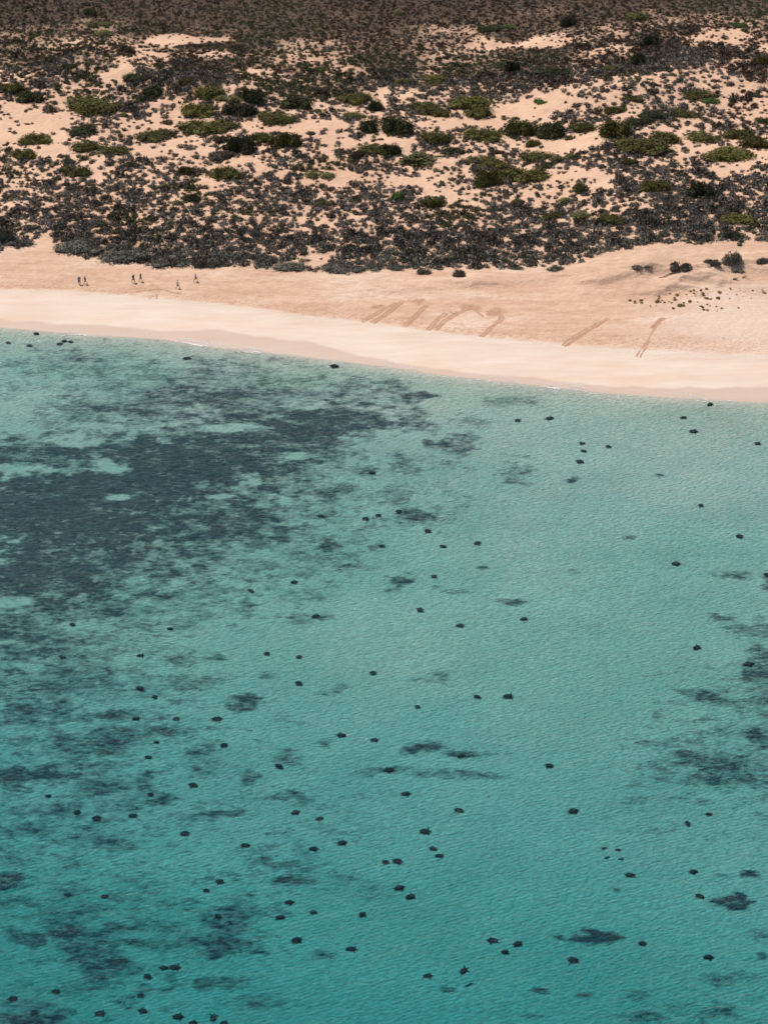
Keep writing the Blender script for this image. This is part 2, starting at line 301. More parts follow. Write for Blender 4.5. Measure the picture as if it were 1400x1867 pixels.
def leaf_material(name, c1, c2, scale=3.0, rough=.75):
    m, nt, bs = mat(name)
    co = N(nt, 'ShaderNodeTexCoord').outputs['Object']
    n = noise(nt, co, scale, 3, .6)
    inf = N(nt, 'ShaderNodeObjectInfo')
    c = mixc(nt, ramp(nt, n, .35, .65), c1, c2)
    hv = N(nt, 'ShaderNodeHueSaturation'); nt.links.new(c, hv.inputs['Color'])
    v = mth(nt, 'ADD', mth(nt, 'MULTIPLY', inf.outputs['Random'], .6), .7); nt.links.new(v, hv.inputs['Value'])
    nt.links.new(hv.outputs[0], bs.inputs['Base Color']); bs.inputs['Roughness'].default_value = rough
    bs.inputs['Specular IOR Level'].default_value = .2
    return m
M = {
 'grey1': leaf_material("grey_scrub_leaves", (.095, .080, .065), (.185, .160, .131)),
 'grey2': leaf_material("dark_scrub_leaves", (.052, .043, .031), (.108, .090, .066)),
 'grey3': leaf_material("olive_scrub_leaves", (.046, .043, .020), (.095, .086, .040)),
 'grey4': leaf_material("brown_scrub_leaves", (.045, .028, .017), (.090, .055, .036)),
 'salt':  leaf_material("saltbush_leaves", (.085, .080, .058), (.165, .155, .115)),
 'green': leaf_material("green_bush_leaves", (.058, .053, .011), (.135, .118, .027)),
 'dark':  leaf_material("dark_green_bush_leaves", (.024, .028, .010), (.065, .066, .022)),
 'olive': leaf_material("olive_mound_leaves", (.11, .10, .035), (.17, .155, .055)),
 'bright':leaf_material("bright_green_leaves", (.055, .095, .022), (.095, .15, .04)),
 'brown': leaf_material("brown_mound_leaves", (.07, .05, .032), (.12, .085, .05)),
 'yellow':leaf_material("yellow_tussock_leaves", (.27, .19, .06), (.40, .29, .11)),
}
twig = leaf_material("grey_twigs", (.12, .09, .07), (.2, .16, .13))

# ------------------------------------------------------------------ object helpers
def link(o): scene.collection.objects.link(o); return o
def tag(o, label=None, cat=None, group=None, kind=None):
    if label: o['label'] = label
    if cat: o['category'] = cat
    if group: o['group'] = group
    if kind: o['kind'] = kind
    return o
def np_mesh(name, V, F, mats, midx=None, smooth=False, attrs=None):
    """V: n x 3, F: m x k (all faces the same size)"""
    me = bpy.data.meshes.new(name); k = F.shape[1]
    me.vertices.add(len(V)); me.vertices.foreach_set('co', V.astype(np.float32).ravel())
    me.loops.add(F.size); me.loops.foreach_set('vertex_index', F.astype(np.int32).ravel())
    me.polygons.add(len(F)); me.polygons.foreach_set('loop_start', np.arange(0, F.size, k, dtype=np.int32))
    me.polygons.foreach_set('loop_total', np.full(len(F), k, dtype=np.int32))
    for mm in mats: me.materials.append(mm)
    if midx is not None: me.polygons.foreach_set('material_index', midx.astype(np.int32))
    me.polygons.foreach_set('use_smooth', np.full(len(F), smooth))
    for an, av in (attrs or {}).items():
        a = me.attributes.new(an, 'FLOAT', 'POINT'); a.data.foreach_set('value', av.astype(np.float32).ravel())
    me.update(calc_edges=True); me.validate()
    return me
def grid_faces(nx, ny):
    i = np.arange(nx-1)[None, :]; j = np.arange(ny-1)[:, None]
    a = (j*nx+i).ravel(); return np.stack([a, a+1, a+nx+1, a+nx], 1)
def graded(segs):
    out = []
    for a, b, st in segs:
        n = max(1, int(round((b-a)/st))); out.append(np.linspace(a, b, n, endpoint=False))
    return np.concatenate(out+[[segs[-1][1]]])

# ------------------------------------------------------------------ ground (seabed, beach, dunes in one sheet)
gx = graded([(-4000, -1000, 600), (-1000, -300, 100), (-300, -130, 14), (-130, -88, 2), (-88, 88, .23), (88, 130, 2), (130, 300, 14), (300, 1000, 100), (1000, 4000, 600)])
gy = graded([(-2500, -500, 400), (-500, 0, 60), (0, 220, 12), (220, 244, 2), (244, 380, .36), (380, 462, .24), (462, 640, .42), (640, 700, 3), (700, 1000, 20), (1000, 6000, 500)])
GX, GY = np.meshgrid(gx, gy)
fx, fy = GX.ravel(), GY.ravel()
ZO = zone(fx, fy); GZ = H(fx, fy); DUG = track_field(fx, fy)
GZ = GZ - 0.09*DUG*(ZO > .5) + 0.05*np.clip(1-np.abs(DUG-.3)*4, 0, 1)*(ZO > .5)
BED = bed_field(fx, fy, BEDS)
CL = np.clip(bed_field(fx, fy, CLEAR, .75), 0, 1); BED = BED*(1-.85*sstep(.2, 1.0, CL))
far = sstep(246, 225, fy)*.0 + (fy < 246)*np.clip(fbm(fx/30, fy/30, 55, 4)*1.5, 0, 1) + (np.abs(fx) > 85)*np.clip(fbm(fx/30, fy/30, 56, 4)*1.5, 0, 1)*(ZO < -.2)
BED = np.where(ZO < -.05, np.maximum(BED, far*.8), 0)
GRN = np.clip(bed_field(fx, fy, GREEN, .6), 0, 1)
WET = 1-sstep(-.45, .25, fy-wet_y(fx)+0.5*fbm(fx/3, fy/3, 91, 2)); WET = np.where(fy > shore_y(fx)-3, WET, 0)
INL = sstep(92, 132, fy-veg_y(fx)+14*fbm(fx/30, fy/20, 61, 3)-0.10*fx)
hx, hy = at(1330, 590, 2.2)
HARD = np.clip(1.5-1.3*np.hypot((fx-hx-6)/22, (fy-hy)/13)+.4*fbm(fx/6, fy/3, 62, 3), 0, 1)*(ZO > 1)*(ZO < 2)

# scrub cover map, used for planting and for the leaf litter on the ground
SANDY = [(230,125,20,16,.6), (270,95,28,14,.6), (330,70,60,7,.7), (425,66,25,5,.8), (215,140,30,8,.8), (410,100,60,8,.6), (560,100,100,12,.4), (1000,78,70,6,.6), (1120,92,40,8,.5), (70,215,80,20,.8), (300,225,60,14,.6), (270,275,50,12,.9), (360,215,40,12,.6), (440,235,60,10,.8), (560,235,60,14,.95), (560,195,40,8,.7), (480,135,60,10,.5), (250,115,25,20,.6), (300,75,60,10,.5), (390,68,40,6,.7),
 (960,200,90,14,.95), (900,228,50,10,.9), (1020,262,90,14,.95), (720,275,70,10,.8), (800,300,60,12,.8), (820,225,30,14,.9), (620,255,40,8,.7), (760,335,60,14,.6), (800,355,50,10,.7), (1010,320,60,18,.9), (1085,325,40,22,.9), (1000,360,60,12,.7), (850,365,50,10,.6),
 (1080,255,40,12,.9), (1110,232,25,10,.7), (1240,250,50,12,.7), (1380,210,40,10,.8), (1300,275,50,10,.6), (1350,295,60,14,.85), (1160,365,60,10,.5), (900,85,40,8,.7), (960,78,50,6,.6), (1290,70,60,12,.7), (1370,85,40,10,.5), (1330,60,40,8,.5), (1060,100,30,8,.4),
 (50,235,60,14,.8), (130,280,80,12,.6), (20,190,40,10,.6), (40,180,60,8,.4), (180,300,60,10,.5), (590,330,55,12,.75), (370,330,50,10,.5), (240,320,70,12,.5), (440,300,60,12,.6), (660,190,40,10,.6), (1180,140,60,10,.35), (1040,130,60,8,.35), (860,160,50,8,.4), (700,175,60,10,.5),
 (75,450,40,12,1.2), (150,320,60,10,.4), (50,328,60,8,.5), (540,120,80,14,.25), (300,180,40,10,.5), (640,130,50,10,.3), (285,410,40,6,.4), (310,425,26,7,.6), (430,445,40,6,.5), (560,455,50,6,.4), (545,475,40,7,.6), (100,400,40,5,.3), (540,400,60,5,.3)]
sand_w = []
for a, b, rx, ry, st in SANDY:
    x, y, z = land_at(a, b); s, sn = pxm(b); sand_w.append((x, y, rx/s*1.1, ry/s/sn*1.1, st))
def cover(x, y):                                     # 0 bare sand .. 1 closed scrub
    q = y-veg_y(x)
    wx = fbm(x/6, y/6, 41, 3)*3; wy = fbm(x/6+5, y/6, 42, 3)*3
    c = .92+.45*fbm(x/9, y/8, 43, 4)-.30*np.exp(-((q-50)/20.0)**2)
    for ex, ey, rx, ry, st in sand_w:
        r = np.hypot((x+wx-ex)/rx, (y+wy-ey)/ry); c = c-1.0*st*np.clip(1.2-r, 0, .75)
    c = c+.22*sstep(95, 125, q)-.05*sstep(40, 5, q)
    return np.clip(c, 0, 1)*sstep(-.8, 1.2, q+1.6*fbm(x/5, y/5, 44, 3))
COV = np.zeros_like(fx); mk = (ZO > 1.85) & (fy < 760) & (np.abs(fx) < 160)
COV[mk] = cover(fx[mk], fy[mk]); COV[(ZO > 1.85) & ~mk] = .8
ground_mat = ground_material()
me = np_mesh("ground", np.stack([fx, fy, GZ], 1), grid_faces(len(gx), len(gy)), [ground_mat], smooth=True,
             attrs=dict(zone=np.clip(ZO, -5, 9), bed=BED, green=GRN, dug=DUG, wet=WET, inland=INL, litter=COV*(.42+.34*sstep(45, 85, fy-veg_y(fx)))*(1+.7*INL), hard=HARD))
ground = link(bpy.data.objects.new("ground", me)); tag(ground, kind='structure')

# ------------------------------------------------------------------ sea: closed body of water with a rippled top
wxs = graded([(-3900, -900, 600), (-900, -200, 70), (-200, -80, 4), (-80, 80, .42), (80, 200, 4), (200, 900, 70), (900, 3900, 600)])
wys = graded([(-2400, -400, 400), (-400, 100, 50), (100, 240, 6), (240, 424, .42), (424, 500, 8)])
WX, WY = np.meshgrid(wxs, wys); wx_, wy_ = WX.ravel(), WY.ravel()
def swell(x, y):
    a = R(-62); u = x*math.cos(a)+y*math.sin(a)
    calm = 1-.9*sstep(-9, 0, y-shore_y(x))
    u2 = u+2.4*fbm(x/9, y/9, 81, 2)
    return calm*(.016*np.sin(u2*2*np.pi/3.1)*(.5+vnoise(x/8, y/8, 82)) + .05*fbm(x/1.7, y/1.1, 83, 3) + 0.006*np.sin((x*.3+y*.95)*2*np.pi/1.6+2*fbm(x/4, y/4, 84, 2)))
wz = np.where((wy_ > 238) & (wy_ < 440) & (np.abs(wx_) < 90), swell(wx_, wy_), 0)
nx, ny = len(wxs), len(wys); F = grid_faces(nx, ny); V = np.stack([wx_, wy_, wz], 1)
per = np.concatenate([np.arange(nx), np.arange(1, ny)*nx+nx-1, (ny-1)*nx+np.arange(nx-2, -1, -1), np.arange(ny-2, 0, -1)*nx])
lowv = V[per].copy(); lowv[:, 2] = -20.0
lo = len(V)+np.arange(len(per)); nx_per = np.roll(per, -1); nx_lo = np.roll(lo, -1)
side = np.stack([per, lo, nx_lo, nx_per], 1)
cen = np.array([[0, 100, -20.0]]); ci = len(V)+len(per)
half = len(per)//2*2
botm = np.stack([np.full(len(per), ci), nx_lo, lo], 1)
bm = bmesh.new()
me = np_mesh("sea", np.concatenate([V, lowv, cen]), np.concatenate([F, side]), [water_material()], smooth=True)
bm.from_mesh(me); bm.verts.ensure_lookup_table()
for f in botm:
    try: bm.faces.new([bm.verts[int(i)] for i in f])
    except ValueError: pass
bm.to_mesh(me); bm.free()
sea = link(bpy.data.objects.new("sea", me)); tag(sea, kind='structure')

# foam where the ripples run out
def foam():
    m, nt, bs = mat("foam"); bs.inputs['Base Color'].default_value = (.74, .70, .66, 1); bs.inputs['Roughness'].default_value = .6
    Vs, Fs = [], []; n = 0
    strong = [(-50, .6), (at(380, 620)[0], 1.0), (at(350, 618)[0], 1.0), (at(465, 638)[0], 1.0), (at(1010, 700)[0], .8), (at(1050, 710)[0], 1), (at(900, 690)[0], .7), (at(730, 670)[0], .5), (at(1270, 725)[0], .5)]
    for row in range(3):
        for i in range(2600):
            x = rng.uniform(-54, 54)
            st = max([.05]+[s*math.exp(-((x-c)/2.8)**2) for c, s in strong])
            gate = vnoise(np.array(x/1.9), np.array(row*7.0), 17)
            if gate < (.66-.5*st) or rng.random() > .15+.45*st: continue
            y = float(shore_y(x))+(0.0, .55, -.5)[row]+.35*math.sin(x/2.3+row)+.25*math.sin(x/.9)+rng.normal(0, .07+.12*st)
            if row and rng.random() > st: continue
            r = rng.uniform(.03, .085); z = max(float(H(x, y)), float(swell(np.array(x), np.array(y))))+.012
            k = 6
            for j in range(k):
                a = j*2*math.pi/k; rr = r*rng.uniform(.6, 1.2); Vs.append((x+3.4*rr*math.cos(a), y+rr*math.sin(a), z))
            Fs.append([n+j for j in range(k)]); n += k
    me = np_mesh("sea_foam", np.array(Vs), np.array(Fs), [m])
    tag(link(bpy.data.objects.new("sea_foam", me)), label="thin broken line of white foam along the water's edge", cat="foam", kind='stuff')
foam()

# ------------------------------------------------------------------ plants
def shrub_geo(n, leaf, r, lobes=1, flat=1.0, spiky=False, core=.72, squash=1.0):
    """a unit plant (radius about 1, height about 1*flat) made of leaf-sized faces over lumpy cores"""
    Vs, Fs = [], []; nv = 0
    L = [(0, 0, 1.0, 1.0)] if lobes == 1 else [(r.uniform(-.62, .62), r.uniform(-.45, .45), r.uniform(.38, .62), r.uniform(.6, 1.0)) for _ in range(lobes)]
    ph = r.uniform(0, 6.28, 4)
    for cx, cy, rad, hh in L:
        seg, rings = (9, 4) if n > 200 else (7, 3)
        ring0 = []
        for k in range(rings):
            el = k/rings*math.pi/2
            for j in range(seg):
                a = j*2*math.pi/seg; w = core*rad*(1+.22*math.sin(3*a+ph[0])+.15*r.uniform(-1, 1))
                Vs.append((cx+w*math.cos(el)*math.cos(a), cy+w*math.cos(el)*math.sin(a), core*flat*hh*math.sin(el)*r.uniform(.85, 1.1)-.05))
        Vs.append((cx, cy, core*flat*hh)); top = nv+seg*rings
        for k in range(rings-1):
            for j in range(seg):
                a0 = nv+k*seg+j; a1 = nv+k*seg+(j+1) % seg; Fs.append((a0, a1, a1+seg)); Fs.append((a0, a1+seg, a0+seg))
        for j in range(seg): Fs.append((nv+(rings-1)*seg+j, nv+(rings-1)*seg+(j+1) % seg, top))
        nv += seg*rings+1
        m = max(4, int(n*rad*rad/sum(q[2]**2 for q in L)))
        for _ in range(m):
            a = r.uniform(0, 6.283); el = math.asin(r.uniform(0, 1)**.8)
            rr = rad*(1+.25*math.sin(3*a+ph[0])*math.cos(el)+.12*math.sin(7*a+ph[1]))*r.uniform(.72, 1.08)
            p = np.array([cx+rr*math.cos(el)*math.cos(a), cy+rr*math.cos(el)*math.sin(a), flat*hh*r.uniform(.75, 1.08)*math.sin(el)+.02])
            s = leaf*r.uniform(.6, 1.4)
            if spiky:
                d = np.array([math.cos(el)*math.cos(a), math.cos(el)*math.sin(a), math.sin(el)+.5])+r.normal(0, .35, 3); d /= np.linalg.norm(d)
                e = np.cross(d, r.normal(0, 1, 3)); e /= np.linalg.norm(e)+1e-6
                q = [p-e*s*.28-d*s*.4, p+e*s*.28-d*s*.4, p+d*s*1.3]
            else:
                d = r.normal(0, 1, 3); d /= np.linalg.norm(d); e = np.cross(d, r.normal(0, 1, 3)); e /= np.linalg.norm(e)+1e-6
                q = [p-e*s*.5, p+e*s*.5, p+d*s*.95]
            Vs += [tuple(v) for v in q]; Fs.append((nv, nv+1, nv+2)); nv += 3
    return np.array(Vs), np.array(Fs)

SMALL = [shrub_geo(72, .27, np.random.default_rng(100+i), spiky=(i % 2 == 0), flat=.62) for i in range(8)]
small_mats = ['grey1', 'grey2', 'grey3', 'grey4', 'salt']
# planting: jittered grid, thinned by the cover map
pts = []
q_ = 0.66
for yy in np.arange(436, 655, q_):
    half_w = 70+(yy-436)*.17
    for xx in np.arange(-half_w, half_w, q_):
        pts.append((xx+rng.uniform(-.5, .5)*q_*1.5, yy+rng.uniform(-.5, .5)*q_*1.5))
pts = np.array(pts)
cv = cover(pts[:, 0], pts[:, 1]); q = pts[:, 1]-veg_y(pts[:, 0])
keep = (rng.random(len(pts)) < np.clip(cv*1.05, 0.0, .9)*(0.66+.28*sstep(55, 80, q)-.10*np.exp(-((q-45)/14.0)**2))) | ((q > 3) & (rng.random(len(pts)) < .05))
keep &= (vnoise(pts[:, 0]/1.6, pts[:, 1]/1.6, 45)+.35*cv > .42)
pts, cv, q = pts[keep], cv[keep], q[keep]
hz = H(pts[:, 0], pts[:, 1])
size = rng.lognormal(-.62, .33, len(pts))*(.75+.35*cv)*.92*(1-.46*sstep(60, 110, q))*np.where(q < 12, 1.25, 1.0)
size = np.clip(size, .16, 1.15)
tone = np.where(rng.random(len(pts)) < .5, 0, 1)
tn = vnoise(pts[:, 0]/11, pts[:, 1]/9, 46)+rng.normal(0, .10, len(pts))
tone = np.where(tn > .74, 2, tone); tone = np.where((tn < .2) & (q > 30), 3, tone)
tone = np.where((q > 80) & (rng.random(len(pts)) < .75), np.where(vnoise(pts[:, 0]/22, pts[:, 1]/12, 48)+.08*rng.normal(0, 1, len(pts)) > .60, 2, 3), tone)
tone = np.where((q < 5) & (rng.random(len(pts)) < .55), 4, tone)
print("small shrubs", len(pts))

# project to the photo, so that the individuals are the nearest ones that are in view
def project(x, y, z):
    dz = z-CAM_H; dep = y*CP-dz*SP; up = y*SP+dz*CP
    return 700+FPX*x/dep, 933.5-FPX*up/dep
PX, PY = project(pts[:, 0], pts[:, 1], hz)
inview = (PX > 8) & (PX < 1392) & (PY > 5)
rank = np.where(inview, size*FPX/pts[:, 1]+(PY > 300)*.0, -1)
order = np.argsort(-rank); indiv = np.zeros(len(pts), bool); indiv[order[:285]] = True

SM = {}
def small_mesh(v, t):
    if (v, t) not in SM: SM[(v, t)] = np_mesh("scrub_shrub", SMALL[v][0], SMALL[v][1], [M[small_mats[t]]])
    return SM[(v, t)]
for i in np.nonzero(indiv)[0]:
    v = int(rng.integers(0, 8)); o = bpy.data.objects.new("scrub_shrub", small_mesh(v, int(tone[i])))
    s = float(size[i]); o.location = (pts[i, 0], pts[i, 1], hz[i]-.03); o.scale = (s, s*rng.uniform(.8, 1.05), s*rng.uniform(.85, 1.25)); o.rotation_euler = (0, 0, rng.uniform(0, 6.28))
    tag(link(o), "one of the widest low grey-brown shrubs in the dune scrub behind the beach", "shrub", "widest low shrubs of the dune scrub")
# the rest of the scrub: one object
Vl, Fl, Ml = [], [], []; nv = 0
rest = np.nonzero(~indiv)[0]
for i in rest:
    v = int(rng.integers(0, 8)); V, F = SMALL[v]; s = size[i]; a = rng.uniform(0, 6.28); ca, sa = math.cos(a), math.sin(a)
    W = np.empty_like(V); W[:, 0] = (V[:, 0]*ca-V[:, 1]*sa)*s+pts[i, 0]; W[:, 1] = (V[:, 0]*sa+V[:, 1]*ca)*s+pts[i, 1]; W[:, 2] = V[:, 2]*s*rng.uniform(.8, 1.3)+hz[i]-.03
    Vl.append(W); Fl.append(F+nv); Ml.append(np.full(len(F), tone[i])); nv += len(V)
me = np_mesh("dune_scrub", np.concatenate(Vl), np.concatenate(Fl), [M[k] for k in small_mats], np.concatenate(Ml))
tag(link(bpy.data.objects.new("dune_scrub", me)), label="mass of low grey, brown and olive scrub covering the dunes", cat="scrub", kind='stuff')

# placed bushes: (cx, cy, width, height) in photo points and the kind
BUSH = {
'green': [(25,162,42,22),(165,190,100,34),(65,254,50,24),(42,282,42,20),(160,266,56,24),(210,276,58,22),(290,248,74,26),(380,168,55,26),(366,200,60,28),(372,232,82,20),(475,252,50,22),(525,258,50,30),(650,180,62,24),
   (645,210,40,14),(680,272,52,18),(768,194,50,20),(792,206,50,24),(858,188,76,20),(874,206,48,22),(790,249,56,24),(880,246,62,28),(950,235,56,34),(1065,230,46,22),(1118,237,62,34),(970,262,28,16),
   (975,285,60,22),(1172,264,90,30),(1215,250,50,24),(1278,248,58,22),(1350,246,58,24),(1325,280,84,20),(1380,262,48,26),(1150,178,36,12),(1120,200,34,16),(790,140,38,12),(735,150,34,14),(792,152,32,12),(1120,125,34,12),(1392,112,36,20),
   (137,314,52,24),(412,318,58,30),(337,313,28,18),(590,372,38,14),(785,369,36,20),(890,328,46,34),(955,320,80,34),(885,297,72,20),(1195,342,60,28),(1145,296,30,16),(1118,402,56,24),(1340,398,60,24),(340,150,28,16),(1240,205,56,16),(1010,395,50,10),(940,368,28,12),(500,214,72,16),(1268,172,56,12),(585,126,28,12)],
'dark': [(55,178,50,24),(150,238,64,20),(285,166,40,20),(265,180,34,16),(440,202,56,28),(460,176,38,28),(540,188,56,28),(685,194,34,22),(675,232,38,24),(437,266,46,34),(723,230,60,36),(712,272,34,22),(825,276,40,18),
   (1000,240,66,36),(1183,208,50,18),(1168,222,48,20),(934,124,26,24),(1010,134,60,24),(895,52,48,16),(1038,38,40,20),(1165,110,28,22),(1183,76,28,22),(128,120,28,12),(349,361,30,16),(1275,350,50,32),(70,103,14,7),(1000,300,30,12),(1328,428,34,16),(165,22,26,14),(250,140,40,16),(240,300,30,12)],
'olive': [(420,178,40,16),(438,228,50,14),(560,245,30,12),(750,294,90,14),(580,322,50,18),(288,340,38,8),(1046,348,50,28),(1038,364,40,12),(1028,285,44,13),(1075,392,50,12),(235,208,34,12),(545,334,14,6),(178,46,40,8),(1180,28,60,10),(720,26,40,8),(200,60,50,8)],
'brown': [(398,254,27,17),(307,222,33,13),(595,170,34,16),(900,277,34,12),(645,283,34,20),(90,200,46,10),(240,92,40,20),(425,283,60,8),(100,130,30,12)],
'bright': [(722,359,34,20),(983,185,26,12),(1290,183,38,14),(1345,46,30,13),(930,47,30,9),(1395,222,20,14)],
'salt': [(35,445,52,22),(6,430,38,30),(145,447,78,30),(192,452,50,24),(245,462,56,24),(225,472,76,18),(318,464,50,18),(312,478,60,16),(375,476,44,26),(412,482,34,12),(408,464,46,20),(450,468,32,16),(487,471,36,18),(524,484,58,18),(620,489,60,22),(668,487,50,18),
   (773,494,24,16),(835,499,22,18),(1012,490,28,14),(1240,486,32,24),(1335,476,34,28),(1300,480,30,16),(1392,475,26,14),(1170,482,30,12),(940,490,26,10),(280,437,24,10),(725,487,36,8),(580,447,24,10),(1345,492,22,10),(60,415,30,14),(700,470,40,14)],
}
KIND = {'green': ("green_bush", "rounded olive green bush", "bush"), 'dark': ("green_bush", "dark green bush", "bush"), 'olive': ("low_mound_plant", "low yellow-green mound plant", "bush"),
        'brown': ("brown_bush", "brown dome-shaped bush", "bush"), 'bright': ("green_bush", "vivid green bush", "bush"), 'salt': ("saltbush", "grey-green saltbush", "shrub")}
geos = {}
for k in BUSH:
    big = k in ('green', 'dark')
    geos[k] = []
    for i in range(6 if big else 4):
        r = np.random.default_rng(hash_k := (len(k)*31+i*7+ord(k[0])))
        g = shrub_geo(2200 if big else 1100, .085 if big else .10, r, lobes=(9 if big else (2 if k in ('olive', 'brown') else 6)), flat=1.0, spiky=(k == 'salt'), core=.74)
        geos[k].append(np_mesh(KIND[k][0], g[0], g[1], [M[k]]))
ORD = "nearest,second nearest,third nearest,fourth nearest,fifth nearest,sixth nearest,seventh nearest,eighth nearest,ninth nearest,tenth nearest,eleventh nearest,twelfth nearest,thirteenth nearest,fourteenth nearest,fifteenth nearest,sixteenth nearest,seventeenth nearest,eighteenth nearest,nineteenth nearest,twentieth nearest".split(',')
LAND_MARKS = [(722,359,"the vivid green bush above mid beach"), (1046,348,"the round yellow-green double mound"), (1172,264,"the long green bush in the right dunes"), (165,190,"the broad green bush at upper left"), (398,254,"the round brown dome bush"),
 (340,72,"the bare sand ridge at upper left"), (1290,70,"the bare sand ridge at upper right"), (30,448,"the saltbushes by the left beach edge"), (357,480,"the walker in lilac"), (835,499,"the lone shrub on the mid beach edge"), (1236,496,"the driftwood branch"),
 (955,320,"the wide yellow-green bush right of centre"), (934,124,"the tall dark bush near the top"), (1380,340,"the scrub at the right edge"), (580,322,"the pale olive mound above mid beach"), (620,489,"the spreading saltbush on mid beach"), (1380,220,"the vivid green bush at the right edge"), (145,470,"the two leftmost walkers")]
SEA_MARKS = [(40,600,"the wet sand at the left edge"), (450,630,"the wet sand below the walkers"), (1380,730,"the wet sand at the right edge"), (760,738,"the dark weed tongue off the mid beach"), (1042,888,"the small dark rock patch off the right beach"), (217,917,"the pale oval gap in the dark meadow"),
 (725,1070,"the small black weed tuft in open sand"), (455,1287,"the dark oval weed patch left of centre"), (1270,1395,"the big weed patch at the right edge"), (775,1370,"the thin weed streaks below centre"), (60,1420,"the ragged weed at the left edge"), (415,1700,"the round weed bed at lower left"),
 (1088,1706,"the long weed streak at lower right"), (1340,1648,"the darkest weed clump at lower right"), (50,1850,"the dark weed in the bottom left corner"), (1113,1547,"the brown turtle pair"), (630,1605,"the faint weed smudge at lower middle"), (290,1465,"the hooked weed streak at lower left"), (1310,1138,"the grey weed patch near the right edge")]
TUS_MARKS = [(1240,557,"the largest brown tussock"), (1290,545,"the pair of round tussocks side by side"), (1168,548,"the loose tussocks at the left end"), (1203,584,"the double track in the sand"), (1385,532,"the right edge of the beach"), (1265,528,"the upper row of tussocks")]
def place_labels(rows, marks):
    """rows: (base look, px, py). The place of each is told by its nearest mark and its rank among its like round that mark."""
    out = [None]*len(rows); by = {}
    for i, (base, px, py) in enumerate(rows):
        d, k = min((math.hypot(px-m[0], (py-m[1])*1.8), j) for j, m in enumerate(marks))
        by.setdefault((base, k), []).append((d, i))
    for (base, k), v in by.items():
        for r, (d, i) in enumerate(sorted(v)): out[i] = f"{base}, {ORD[min(r, 19)]} to {marks[k][2]}"
    return out
# twiggy stems shared by the placed bushes
def stems_mesh():
    r = np.random.default_rng(5); Vs, Fs = [], []; n = 0
    for i in range(9):
        a = r.uniform(0, 6.28); b = np.array([.08*math.cos(a), .08*math.sin(a), -.05]); t = np.array([.6*math.cos(a), .5*math.sin(a), r.uniform(.4, .8)]); m = (b+t)/2+np.array([0, 0, .15])
        for p, w in ((b, .03), (m, .02), (t, .008)):
            for j in range(3): Vs.append((p[0]+w*math.cos(j*2.09), p[1]+w*math.sin(j*2.09), p[2]))
        for k in range(2):
            for j in range(3): q0 = n+k*3+j; q1 = n+k*3+(j+1) % 3; Fs.append((q0, q1, q1+3)); Fs.append((q0, q1+3, q0+3))
        n += 9
    return np_mesh("branches", np.array(Vs), np.array(Fs), [twig])
stem_me = stems_mesh()
def look_of(k, w): return ("wide " if w >= 70 else "" if w >= 30 else "small ")+KIND[k][1]
b_rows = [(look_of(k, b[2]), b[0], b[1]) for k, l in BUSH.items() for b in l]
b_labels = iter(place_labels(b_rows, LAND_MARKS))
for k, lst in BUSH.items():
    nm, base, cat = KIND[k]
    for i, (px, py, w, h) in enumerate(lst):
        s, sn = pxm(py); x, y, z = land_at(px, py)
        s = FPX/math.hypot(y, CAM_H)*1.0
        wm = w/s*1.05; cosn = math.sqrt(1-sn*sn)
        dep = .62*wm; hm = max((h/s-dep*sn)/cosn, .14*wm)
        x, y, z = land_at(px, min(py+hm*cosn*s*.35, 1800))
        o = bpy.data.objects.new(nm, geos[k][(i*5+1) % len(geos[k])])
        o.location = (x, y, z-.05); o.scale = (wm*.57, dep*.66, hm*(1.15 if k == 'salt' else 1.3)); o.rotation_euler = (0, 0, rng.choice([0, math.pi])+rng.uniform(-.25, .25))
        link(o); tag(o, next(b_labels), cat, {'salt': "saltbushes at the edge of the beach"}.get(k, nm.replace('_', ' ')+" scattered over the dunes"))
        if k != 'olive':
            b = bpy.data.objects.new("branches", stem_me); link(b); b.parent = o

# small yellow tussocks on the upper beach at the right
TUS = [(223,502,22),(265,512,20),(268,526,18),(320,505,30),(322,525,24),(350,484,8),(396,550,14),(445,548,12),(471,468,18),(470,486,14),(455,516,40),(482,517,16),(495,502,14),(515,520,18),(525,454,10),(562,444,18),(555,512,12),(578,521,14),(590,571,26),
 (603,478,18),(604,498,26),(622,456,26),(645,438,10),(655,488,8),(680,524,18),(645,548,34),(670,548,34),(703,454,14),(732,513,28),(740,422,18),(768,418,22),(766,442,20),(792,428,12),(783,463,12),(798,515,14),(822,416,26),(843,444,24),(873,404,22),(873,486,30),(908,489,22),(972,485,30),
 (985,435,26),(1076,401,20),(1050,448,10),(1072,484,12),(1130,454,14),(1155,398,10),(1162,414,10),(1266,418,14),(1350,415,14),(1366,438,24),(1255,484,10),(1185,468,8),(882,538,16),(905,550,14),(835,560,30),(850,582,20),(880,586,20),(957,555,16),(962,592,12),(1003,570,18),(1145,565,16),(822,552,18),(1300,412,8)]
tg = []
for i in range(4):
    g = shrub_geo(240, .22, np.random.default_rng(300+i), flat=.8, spiky=True, core=.8, lobes=1 if i < 2 else 3); tg.append(np_mesh("tussock", g[0], g[1], [M['yellow']]))
t_labels = place_labels([(("large " if w > 24 else "tiny " if w < 13 else "small ")+"yellow tussock", 1100+a/4.667, 440+b/4.667) for a, b, w in TUS], TUS_MARKS)
for i, (a, b, w) in enumerate(TUS):
    px, py = 1100+a/4.667, 440+b/4.667; x, y, z = land_at(px, py+.5); s = FPX/math.hypot(y, CAM_H); wm = w/4.667/s*.5*1.3
    o = bpy.data.objects.new("tussock", tg[i % 4]); o.location = (x, y, z-.02); o.scale = (wm, wm, wm*1.0); o.rotation_euler = (0, 0, i*1.3)
    tag(link(o), t_labels[i], "tussock", "yellow tussocks on the upper beach")

